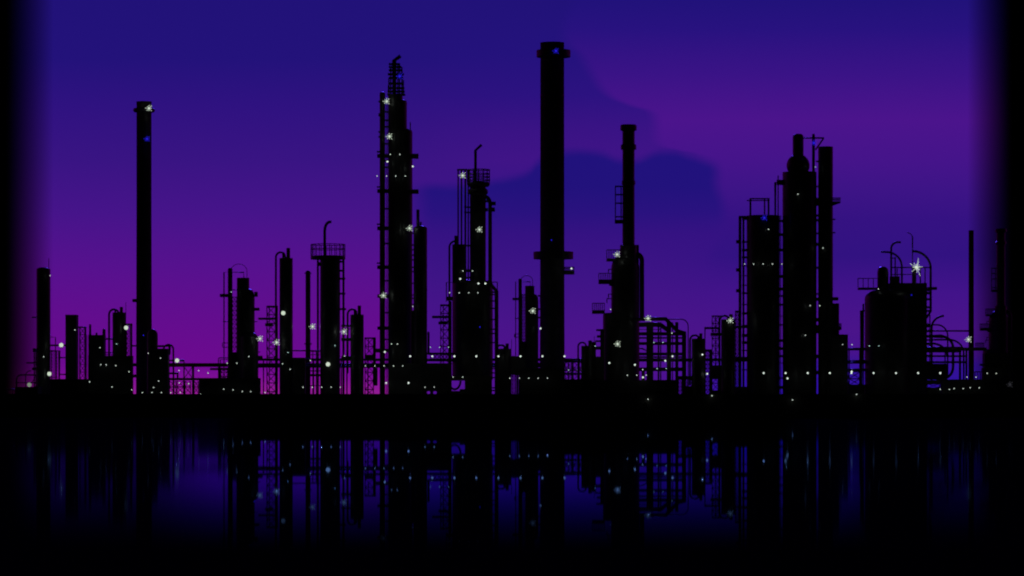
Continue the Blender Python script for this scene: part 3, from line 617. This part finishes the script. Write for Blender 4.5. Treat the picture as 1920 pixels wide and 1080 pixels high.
t.pipe([(1525.3, 741), (1525.3, 254)], 2.8, 'mast', n=10); t.p('cap', MB().ball(1525.3, 253.6, 2.9, 604, 8), 'steel'); t.pipe([(1505, 258.7), (1545, 258.7)], 1.5, 'arm'); t.pipe([(1544.5, 259), (1529, 281)], 1.5, 'brace')
# V19
t = T('flat_topped_column', 'slim flat-topped column with side platform right of bulb-topped column', 'column', 1548, 605)
t.shell(1534, 1561.8, 275.3); t.deck(1560, 1576, 378, 380.5, 371, d=2, n=6, taper=0)
t.p('bracket', MB().poly([(1560, 380.5), (1575, 380.5), (1560, 386)], 604.2, 1.6), 'steel')
for y in (411, 436): t.deck(1560, 1566.5, y-1, y+1, None, d=1)
br = MB(); y = 300
for y, h in ((301, 3), (348, 3), (371, 15), (402, 4), (410.5, 3), (413, 2), (436, 3), (455, 6), (500, 4), (549.5, 3), (558, 6), (596, 7), (609, 16), (665, 7), (695, 7)): br.pbox(1530, 1535, y, y+h, 604.8, .5)
t.p('tie_bars', br, 'steel')
t.deck(1560, 1572, 557, 563, None, d=2); t.deck(1560, 1578, 612, 618, 607, d=2, n=6); t.p('bracket', MB().poly([(1560, 618), (1578, 618), (1560, 626)], 604.2, 1.6), 'steel')
t.shell(1550, 1573.5, 569, bot=741, name='foot_vessel', bands=0, Y=604)
t = T('flat_shed', 'tall flat shed at the foot of the slim flat-topped column', 'shed', 1578, 601)
t.block(1556, 1590, 628, 741, 'wall', 601, 2.5, 'brick'); t.block(1555.8, 1590.4, 627, 628, 'roof', 600.9, 2.8)
# BB
rack('short stacked pipe rack filling the gap left of hooked-pipe tank', 1586, 1624, [(652, 657), (675, 682), (691, 696)], 606, (1592, 1612))
t = T('braced_frame', 'small braced panel below short stacked pipe rack', 'frame', 1602, 605); lattice(t, 1592, 1613, 697, 722, 605, .8, 1, 13); t.block(1589, 1622, 721, 741, 'wall', 604.5, 1.5, 'conc')
t = T('downpipe', 'stepped pair of downpipes on left of hooked-pipe tank', 'pipe', 1617, 603)
t.pipe([(1615, 741), (1615, 582.5), (1621, 582.5)], 1.9, m='rust'); t.pipe([(1618.7, 741), (1618.7, 570), (1623, 570)], 1.2, m='rust')
# CC
Y = 606
t = T('hooked_pipe_tank', 'huge black tank with hooked pipes rising from its flat roof', 'tank', 1682, Y)
t.p('shell', MB().lathe(1665, Y, [(43.3, 741)]+[(20+23.3*math.cos(a), 560-16*math.sin(a)) for a in [k_*math.pi/2/8 for k_ in range(9)]], 48), 'clad')
t.p('upper_block', MB().pbox(1663, 1738, 530.5, 741, Y-2, 5), 'brick'); t.p('dome', MB().lathe(1655.5, Y, [(10.6, 560), (10.6, 511), (9.6, 505), (7, 501.6), (3.5, 500), (0, 499.8)], 28), 'clad')
t.deck(1608, 1648, 539, 543, 522, n=4, mids=0, d=2.4)
t.deck(1738, 1757, 538, 543, None, d=2)
t.pipe([(1652, 472), (1660, 472.5)]+arc(1662, 500, 29, 27.5, 90, 0, 10)+[(1691, 531)], 1.9, 'hooked_pipe'); t.pipe([(1671, 531), (1671, 468)]+arc(1684, 466, 13, 12, 180, 90, 8)+[(1689, 454.5)], 1.9, 'hooked_pipe')
t.pipe([(1711, 505), (1711, 444)]+arc(1699, 446, 12, 10, 10, 80, 6), .8, 'thin_pipe'); t.pipe([(1712, 471)]+arc(1712, 503, 33, 32, 88, 0, 10)+[(1745, 584), (1737, 596)], 2.3, 'hooked_pipe', n=10)
t.pipe([(1678.5, 531), (1678.5, 482)], 1.3, 'post'); t.p('vent_stub', MB().lathe(1714, Y, [(4.2, 531), (4.2, 504), (3, 502)], 16), 'steel')
f_ = MB(); f_.tube([(1671, 501.5), (1746, 501.5)], 1.2, Y-1, 5).tube([(1671, 514.5), (1722, 514.5)], .9, Y-1, 5).tube([(1672, 484), (1679, 484)], 1, Y-1, 5)
for x in (1682, 1725.5, 1734.5): f_.tube([(x, 501), (x, 531)], 1.2, Y-1, 5)
t.p('railing', f_, 'steel'); t.p('ridge_pipe', MB().tube(arc(1722, 529, 4.5, 12, 80, 0, 6), .9, Y-1, 5), 'pipe'); t.block(1668, 1687, 518, 531, 'valve_box', Y-1.2, .6)
br = MB()
for y, h in ((543, 3), (547, 5), (559, 4), (574, 4), (581, 4), (606, 8), (618, 5), (628, 4), (636, 3), (644, 3), (649, 12), (665, 5), (677, 30)): br.pbox(1736, 1745, y, y+h, Y-.2, .5)
t.p('tie_bars', br, 'steel'); t.pipe([(1743.5, 590), (1743.5, 700)], 1.2, 'riser')
# DD
t = T('curved_pipe_cluster', 'tangle of curved pipes between huge tank and slim right stack', 'pipes', 1775, 604)
t.pipe([(1747, 720), (1747, 614)]+arc(1772, 614, 25, 22, 180, 95, 8), 2, 'hooked_pipe'); t.pipe([(1738, 609)]+[(1757, 609)]+arc(1757, 630, 20, 21, 90, 0, 8)+[(1777, 706)], 1.4)
t.pipe([(1738, 630.5), (1766, 630.5)]+arc(1766, 652, 21, 21, 90, 0, 8)+[(1787, 688)]+arc(1767, 688, 20, 22, 0, -80, 8)+[(1756, 712)], 2.6, n=10)
t.pipe([(1745, 637), (1780, 637)]+arc(1780, 662, 27, 25, 90, 0, 8)+[(1807, 712)], 1.7); t.pipe([(1738, 644)]+arc(1748, 668, 28, 24, 95, 0, 8), 2)
for a, b, x in ((619, 622, 1818), (650, 661, 1802), (666, 669.5, 1812), (677, 681, 1812)): t.pipe([(1738, (a+b)/2), (x, (a+b)/2)], (b-a)/2)
t.block(1796, 1850, 651.5, 657.5, 'header', 604, .8)
for x, w_ in ((1800, 2.2), (1772, 1.2), (1812, 2)): t.pipe([(x, 655), (x, 741)], w_)
t.block(1738, 1776, 682, 712, 'panel', 604.3, .4, 'brick')
t = T('low_shed', 'low dark shed along the quay at far right', 'shed', 1820, 600)
t.block(1763, 1925, 712.5, 741, 'wall', 600, 3, 'brick'); t.block(1762.5, 1925, 711.3, 712.5, 'roof', 599.8, 3.3); t.block(1738, 1763, 712.5, 720.5, 'beam', 600, 2); t.block(1738, 1763, 726.5, 741, 'beam', 600, 2)
lattice(t, 1739, 1762, 720, 727, 601, .7, .9, 7)
t = T('thin_stack', 'slim plain stack standing alone between curved pipes and darkest chimney', 'stack', 1821, 612)
t.p('shaft', MB().lathe(1821, 612, [(5.4, 741), (5, 600), (4.8, 433.6), (5.2, 433.4), (5.2, 432)], 24), 'rust')
banded('dim smaller banded chimney on a vessel at the far right edge', 1876.5, 429, .7, 640)
t = T('service_pipework', 'small rail frame left of far right banded chimney', 'frame', 1835, 603); t.pipe([(1826, 697), (1842, 697)], .9); [t.pipe([(x, 697), (x, 712)], .8, 'post') for x in (1828, 1833, 1838)]; t.pipe([(1837, 684), (1846, 684)], 2); t.block(1840, 1900, 690, 712, 'wall', 604, 2, 'brick')
t.block(1842, 1894, 662, 690, 'wall', 606, 3, 'brick')

# ------------------------------------------------------------------ lamps
def lamp_proto(kind):
    k = .1; h = MB(); b = MB()
    if kind in ('small', 'cool', 'faint', 'bluedot', 'mid'):
        r = {'small': .10, 'cool': .095, 'faint': .10, 'bluedot': .11, 'mid': .185}[kind]
        b_r = r
        h.box(-r*.8, r*.8, .02, .5, r*.6, r*.6+.08); h.box(-r*1.2, r*1.2, -.1, .12, r*.95, r*.95+.05)
        b.v = []; 
        for (z0, z1, r0, r1) in ((-1, -.7, 0, .7), (-.7, 0, .7, 1), (0, .7, 1, .7), (.7, 1, .7, 0)):
            i = len(b.v); b.v += [(r0*r*math.cos(a*math.pi/5), r0*r*math.sin(a*math.pi/5), z0*r) for a in range(10)]+[(r1*r*math.cos(a*math.pi/5), r1*r*math.sin(a*math.pi/5), z1*r) for a in range(10)]
            for a in range(10): b.face((i+a, i+(a+1) % 10, i+10+(a+1) % 10, i+10+a), True)
    elif kind in ('globe', 'dimglobe'):
        r = .40; n = 10
        for j in range(n):
            a0, a1 = math.pi*(j/n-.5), math.pi*((j+1)/n-.5); i = len(b.v)
            for a_ in (a0, a1): b.v += [(r*math.cos(a_)*math.cos(t*math.pi/10), r*math.cos(a_)*math.sin(t*math.pi/10), r*math.sin(a_)) for t in range(20)]
            for t in range(20): b.face((i+t, i+(t+1) % 20, i+20+(t+1) % 20, i+20+t), True)
        h.box(-.05, .05, .3, .9, -.05, .05); h.box(-.12, .12, -.12, .4, -.56, -.40)
    else:                                       # floodlight: lens, plus added glowing heads and arms shaped as a starburst
        s = {'flood': 1.3, 'blueflood': 1.2, 'bigflood': 1.4, 'faintflood': 1.2}[kind]
        h.box(-.08*s, .08*s, .02, .6, -.08*s, .08*s)
        def disc(cx, cz, r, y0, m_, n=12):
            i = len(m_.v)
            for y_ in (y0, y0+.12): m_.v += [(cx+r*math.cos(2*math.pi*t/n), y_, cz+r*math.sin(2*math.pi*t/n)) for t in range(n)]
            m_.face(tuple(range(i, i+n))); m_.face(tuple(range(i+2*n-1, i+n-1, -1)))
            for t in range(n): m_.face((i+t, i+n+t, i+n+(t+1) % n, i+(t+1) % n))
        disc(0, 0, (.15 if kind != 'bigflood' else .2)*s, -.1, b)
        ray_rings = [(.42, 8, .05, 0)] if kind != 'bigflood' else [(.36, 8, .05, 0), (.66, 7, .03, .3), (1.0, 5, .025, .1)]
        for R_, n_, rr, ph in ray_rings:
            for j in range(n_):
                a = 2*math.pi*j/n_+ph; R2 = R_*s*(1+.22*((j*5) % 3-1))
                disc(R2*math.cos(a), R2*math.sin(a), rr*s, -.1, b, 8)
                # glowing spike of the starburst, no real lamp part
                c_, s_ = math.cos(a), math.sin(a); w_ = (.022 if kind != 'bigflood' else .02)*s; r0, r1 = .18*s, R2
                i = len(b.v)
                for y_ in (-.08, .0):
                    b.v += [(r0*c_-w_*s_, y_, r0*s_+w_*c_), (r1*c_-w_*s_, y_, r1*s_+w_*c_), (r1*c_+w_*s_, y_, r1*s_-w_*c_), (r0*c_+w_*s_, y_, r0*s_-w_*c_)]
                for q_ in ((0,3,2,1),(4,5,6,7),(0,1,5,4),(1,2,6,5),(2,3,7,6),(3,0,4,7)): b.face(tuple(i+z_ for z_ in q_))
        disc(0, 0, .24*s, .04, h)
    em = {'small': 'white', 'cool': 'cool', 'faint': 'faint', 'bluedot': 'blue', 'mid': 'white', 'globe': 'globe', 'dimglobe': 'dim', 'flood': 'flood', 'bigflood': 'flood', 'blueflood': 'blue', 'faintflood': 'faint'}[kind]
    nm = 'floodlight' if 'flood' in kind else ('globe_lamp' if 'globe' in kind else 'work_lamp')
    root = bpy.data.objects.new(nm, None)
    hm = bpy.data.meshes.new('bracket'); hm.from_pydata(h.v, [], h.f); hm.materials.append(M['steel'])
    bm_ = bpy.data.meshes.new('bulb'); bm_.from_pydata(b.v, [], b.f); bm_.polygons.foreach_set('use_smooth', b.sm); bm_.materials.append(E[em])  # for floodlights this mesh also holds the added starburst rays
    return nm, hm, bm_
PR = {}; LD = {}; LW = dict(small=.35, cool=.3, mid=1.2, globe=1.5, dimglobe=.4, flood=3.5, bigflood=7, blueflood=.8)
GR = {'small': 'small white work lamps', 'cool': 'small white work lamps', 'mid': 'brighter round work lamps', 'globe': 'large frosted globe lamps', 'dimglobe': 'large frosted globe lamps', 'flood': 'starburst floodlights', 'bigflood': 'starburst floodlights', 'blueflood': 'blue floodlights', 'faintflood': 'starburst floodlights', 'bluedot': 'tiny blue lamps', 'faint': 'small white work lamps'}
def lamp(kind, px, py, Y, label):
    if kind not in PR: PR[kind] = lamp_proto(kind)
    nm, hm, bm_ = PR[kind]
    r = bpy.data.objects.new(nm, None); C.objects.link(r); r.location = (X(px, Y), Y, Z(py, Y)); tag(r, label, 'floodlight' if 'flood' in kind else 'lamp', GR[kind])
    for n_, me in (('bracket', hm), ('globe' if 'globe' in kind else ('lens' if 'flood' in kind else 'bulb'), bm_)):  # the floodlight lens mesh includes the added starburst rays
        o_ = bpy.data.objects.new(n_, me); C.objects.link(o_); o_.parent = r
    if kind in LW:
        if kind not in LD:
            LD[kind] = bpy.data.lights.new('glow', 'POINT'); LD[kind].energy = LW[kind]; LD[kind].shadow_soft_size = 0
            LD[kind].color = (.05, .03, 1) if 'blue' in kind else (.9, 1, .92)
        l_ = bpy.data.objects.new('lamp_light', LD[kind]); C.objects.link(l_); l_.parent = r; l_.location = (0, -.6, 0)
ORD = ['first', 'second', 'third', 'fourth', 'fifth', 'sixth', 'seventh', 'eighth', 'ninth']
NUM = {2: 'two', 3: 'three', 4: 'four', 5: 'five', 6: 'six', 7: 'seven', 8: 'eight', 9: 'nine'}
def row(kind, pts, Y, where):
    n = len(pts); adj = {'small': 'small white lamp', 'cool': 'small cool white lamp', 'mid': 'bright round lamp'}[kind]
    for i, (x, y) in enumerate(pts):
        if n == 2: s_ = ('left' if i == 0 else 'right')+' one of two'
        elif i == n-1: s_ = 'rightmost of '+NUM[n]
        else: s_ = ('leftmost of ' if i == 0 else ORD[i]+' from left of ')+NUM[n]
        lamp(kind, x, y, Y, f'{adj}, {s_} {where}')
Yf = 597.5
# floodlights
for x, y, Y_, w_ in ((279.5, 203, 605, 'white floodlight at the collar of the tall left chimney'), (487.5, 635, 601, 'white floodlight on right side of the larger stepped reactor'),
    (518.7, 642, 601.5, 'white floodlight low on the steel tower left of slim arch-pipe vessel'), (586, 612.5, 607, 'white floodlight just right of the slender domed stack'),
    (645, 622, 602, 'white floodlight on right downpipe of the railed fat column'), (725, 190, 604, 'topmost floodlight on the tallest stepped tower'),
    (730, 256, 603.5, 'second floodlight down on the tallest stepped tower'), (768, 428, 603, 'floodlight where round-shouldered column meets tallest stepped tower'),
    (719, 554, 604, 'floodlight low on left edge of tallest stepped tower'), (867.5, 329, 603, 'floodlight atop thin upright pipes beside basket column'),
    (899, 430.5, 602, 'floodlight halfway up the basket column'), (999, 583, 602, 'floodlight on the smaller stepped reactor'),
    (1157, 477, 603, 'floodlight by upper railed platform of tall banded chimney'), (1158, 645, 601, 'floodlight low on the vessel of tall banded chimney'),
    (1215, 597, 601.5, 'floodlight on top pipe of the large multi-level rack'), (1369.5, 601, 600.5, 'floodlight at the top of domed arch-pipe vessel'),
    (1816, 636.5, 602, 'floodlight at the slim stack beside curved pipes')):
    lamp('flood', x, y, Y_, w_)
lamp('bigflood', 1718.5, 501.5, 603.5, 'largest brightest floodlight on roof rail of the huge tank')
lamp('faintflood', 1893.5, 721, 598, 'very dim floodlight near the far right edge')
lamp('blueflood', 276, 260.5, 605.5, 'blue floodlight below the collar of tall left chimney'); lamp('blueflood', 1042.5, 95.5, 606, 'blue floodlight at the top of thickest chimney'); lamp('blueflood', 1433, 408.5, 601, 'blue floodlight under the goalpost frame on wide block column')
lamp('blueflood', 1526, 268, 603, 'dim blue floodlight on mast beside bulb-topped column'); lamp('blueflood', 749.5, 143, 604, 'blue floodlight in scaffold crown of tallest stepped tower')
lamp('bluedot', 1034, 450, 606.5, 'tiny blue lamp halfway up the thickest chimney'); lamp('bluedot', 900, 613, 600, 'tiny blue lamp on skirt vessel below basket column'); lamp('bluedot', 1709, 553, 603, 'tiny blue lamp on front of huge tank'); lamp('bluedot', 269, 628.5, 605, 'tiny blue lamp low on tall left chimney')
# globes
for x, y, kd, w_ in ((55, 721.5, 'dimglobe', 'dim globe lamp on looped pipes at far left'), (92.5, 701, 'globe', 'globe lamp low on right edge of leftmost column'), (115, 647, 'globe', 'greenish globe lamp on stepped pipe frame right of leftmost column'),
    (236.5, 614.5, 'globe', 'globe lamp on short braced tower beside tall left chimney'), (332, 676, 'globe', 'greenish globe lamp beside elbow pipe at left end of rack'), (531, 587, 'globe', 'globe lamp on the tall slim arch-pipe vessel'), (615, 683, 'globe', 'globe lamp low on the railed fat column')):
    lamp(kd, x, y, 601 if kd == 'globe' else 597.5, w_)
# bright rows
row('mid', [(x, 668) for x in (769, 810.5, 852, 893, 934.5, 976, 1017, 1058.5)], 598.5, 'along the walkway at centre')
row('mid', [(x, 699.5) for x in (1432, 1473, 1514.5, 1556, 1596.5, 1638, 1680, 1721.5, 1763)], 598.5, 'along the foot of the right-hand columns')
for x, y, Y_, w_ in ((726.5, 303, 603.5, 'bright round lamp left of two, high on tallest stepped tower'), (774, 312, 603.5, 'bright round lamp on high right edge of tallest stepped tower'), (721.5, 660, 603, 'bright round lamp low on side column of tallest stepped tower'),
    (724, 718, 599, 'bright round lamp at the foot of tallest stepped tower ladder'), (766, 718, 598, 'bright round lamp on wide dark centre shed, left part'), (863, 523, 600, 'bright round lamp on shoulder of dark centre vessel'),
    (897, 531.5, 600, 'left bright lamp of close pair on basket column'), (910, 531.5, 600, 'right bright lamp of close pair on basket column'), (1013.5, 616, 603, 'bright round lamp between smaller reactor and thickest chimney'),
    (1071.5, 503.5, 607, 'bright round lamp on lowest side platform of thickest chimney'), (1142.5, 680.5, 600, 'bright round lamp at left foot of tall banded chimney'), (1190.5, 684, 600, 'bright round lamp at right foot of tall banded chimney'),
    (1205.5, 707.5, 599, 'bright round lamp on the stair box under pipe rack'), (1261, 668, 602, 'bright round lamp on middle beam of large pipe rack, upper'), (1247.5, 676.5, 602, 'bright round lamp on middle beam of large pipe rack, lower'),
    (1317, 665, 598, 'bright round lamp on the short arch-pipe vessel'), (1326, 701, 599, 'bright round lamp on post of square portal frame'), (1476.5, 709.5, 598, 'bright round lamp just below the row under bulb-topped column'), (1597, 696.5, 598.3, 'bright round lamp close above row on short stacked rack')):
    lamp('mid', x, y, Y_, w_)
# small rows
row('small', [(732, 289.5), (749.5, 289.5)], 603, 'high on the tallest stepped tower')
row('small', [(707, 330), (725, 330), (742, 330), (760, 330)], 603, 'across upper tallest stepped tower')
row('small', [(734, 645), (745, 645)], 603, 'low on the tallest stepped tower'); row('small', [(703, 686), (720, 686), (738, 686), (755, 686)], 598.5, 'at foot of tallest stepped tower')
row('small', [(797, 726), (814, 726)], 598, 'low on the wide centre shed'); row('cool', [(807, 651), (824, 651), (841, 651)], 601.5, 'by tower right of tallest stepped tower')
row('small', [(868, 508), (886, 508)], 601, 'across upper twin centre columns'); row('small', [(843, 549), (861, 549), (879, 549), (896, 549)], 599.5, 'across centre vessel skirt')
row('small', [(849.5, 707), (867.5, 707)], 598, 'above the small opening at centre'); row('small', [(956, 709), (974, 709), (991.5, 709), (1009, 709), (1026.5, 709)], 597.5, 'on shed below thickest chimney')
row('cool', [(1066, 694), (1083, 694)], 604, 'on braced rack right of thickest chimney'); row('small', [(1176.5, 703.5), (1194, 703.5), (1211.5, 703.5)], 598, 'below tall banded chimney')
row('cool', [(1226, 642), (1243, 642)], 601.5, 'high on the large pipe rack'); row('cool', [(1232, 691), (1249, 691)], 601.5, 'low on the large pipe rack')
row('small', [(1396, 495), (1413, 495), (1431, 495), (1448.5, 495), (1466, 495)], 601, 'across wide block column'); row('small', [(1519, 573), (1537, 573)], 601, 'either side of slit below bulb-topped column')
row('small', [(1580, 646), (1597.5, 646)], 599.5, 'at tall flat shed roof'); row('cool', [(1630, 648.5), (1648, 648.5)], 600, 'on the front of the huge tank')
row('small', [(1763, 730), (1780, 730), (1789, 728.5), (1806, 728.5), (1819, 727), (1836, 727)], 598, 'on the far right shed wall'); row('small', [(1813, 707), (1830, 707)], 599.5, 'just above far right shed roof'); row('small', [(1851, 700), (1868, 700)], 602, 'below the darkest far right chimney')
row('small', [(187.5, 652), (189, 684), (199, 684)], 597, 'on squat block with roof nubs'); row('small', [(419.5, 729.5), (437, 731), (454.5, 734), (470, 734)], 592.5, 'along low centre-left shed')
row('small', [(568, 726), (585.5, 726), (603, 726), (621, 726), (638, 726)], 600, 'at base of railed fat column')
row('small', [(247, 731), (267, 736), (285, 736), (302.5, 736)], 596, 'along the foot of tall left chimney'); row('small', [(320, 736), (338, 736)], 600, 'under the low left pipe rack')
row('small', [(372.5, 695), (390, 699.5)], 602, 'in the open sky gap of left rack')
for x, y, Y_, w_ in ((94, 516.5, 602, 'small lamp near the top right of leftmost column'), (140.5, 618.5, 604.5, 'small lamp on plain flat-topped tower block'), (82, 669, 602, 'small lamp low on front of leftmost column'), (218.5, 645, 602, 'small cool lamp on vessel left of tall left chimney'), (217, 685.5, 596, 'small lamp on long low left shed, upper right'),
    (168, 716, 596, 'small lamp on long low left shed, lower left'), (210, 725.5, 596, 'small lamp on long low left shed, lower right'), (242, 697, 596, 'small lamp at right end of long low left shed'), (278, 662.5, 602, 'small lamp on tall left chimney near its foot'), (301, 671.5, 598, 'small lamp on flat pump house, top right'), (297.5, 714.5, 598, 'small lamp on flat pump house, lower right'), (288, 726.5, 598, 'small lamp on flat pump house, lowest'),
    (335.5, 694.5, 601, 'small lamp under left end of low pipe rack'), (336, 718, 601, 'small lamp in bracing of low pipe rack, left'), (353.5, 719.5, 601, 'small lamp in bracing of low pipe rack, right'), (376, 739, 592.5, 'lone small lamp at left end of low centre-left shed'), (433.5, 547.5, 603, 'small cool lamp on platform of larger stepped reactor'), (466.5, 668.5, 601, 'small lamp on lower shell of larger stepped reactor'), (426, 681, 600, 'small lamp where pipe rack meets larger reactor'), (444, 681, 601, 'small lamp low on larger stepped reactor'), (497, 736, 600, 'small lamp at foot of two-armed steel tower, centre left'),
    (540, 661, 602, 'small cool lamp on tall slim arch-pipe vessel, right side'), (530, 682, 601, 'small lamp at base of tall slim arch-pipe vessel'), (544, 692.5, 601, 'small lamp lowest on tall slim arch-pipe vessel'), (628, 648, 601.5, 'small cool lamp on lower front of railed fat column'), (646, 667.5, 601, 'small lamp on cross pipes beside railed fat column'), (582, 676, 602, 'small lamp at foot of slender domed stack'), (685, 686, 600, 'small lamp at foot of short tower near tallest tower'), (774, 574.5, 602, 'small lamp in slit between tallest tower and round-shouldered column'),
    (1116, 649, 601, 'small cool lamp on narrow open-sided house'), (1145, 580, 602, 'small lamp by lowest railed platform of banded chimney'), (1205, 693, 599, 'small lamp on top of stair box under rack'), (1260, 624.5, 601.5, 'small lamp at upper right of large pipe rack'), (1215, 748.5, 574.6, 'small lamp on quay wall below large pipe rack'), (1335, 742, 574.6, 'small lamp on quay wall below square portal frame'), (1486, 750, 574.6, 'small lamp on quay wall below bulb-topped column'), (1606, 739.5, 574.6, 'small lamp on quay wall left of huge tank'),
    (1441, 430, 601, 'small lamp near the top of wide block column'), (1496, 364, 601, 'small lamp high on front of bulb-topped column'), (1529, 313, 603, 'small cool lamp on mast beside the bulb'), (1543, 465, 603, 'small lamp halfway up slim flat-topped column'), (1510, 628.5, 601, 'small lamp low on front of bulb-topped column'), (1647, 542, 603, 'small lamp at end of railed platform on huge tank')):
    lamp('cool' if 'cool' in w_ else 'small', x, y, Y_, w_)
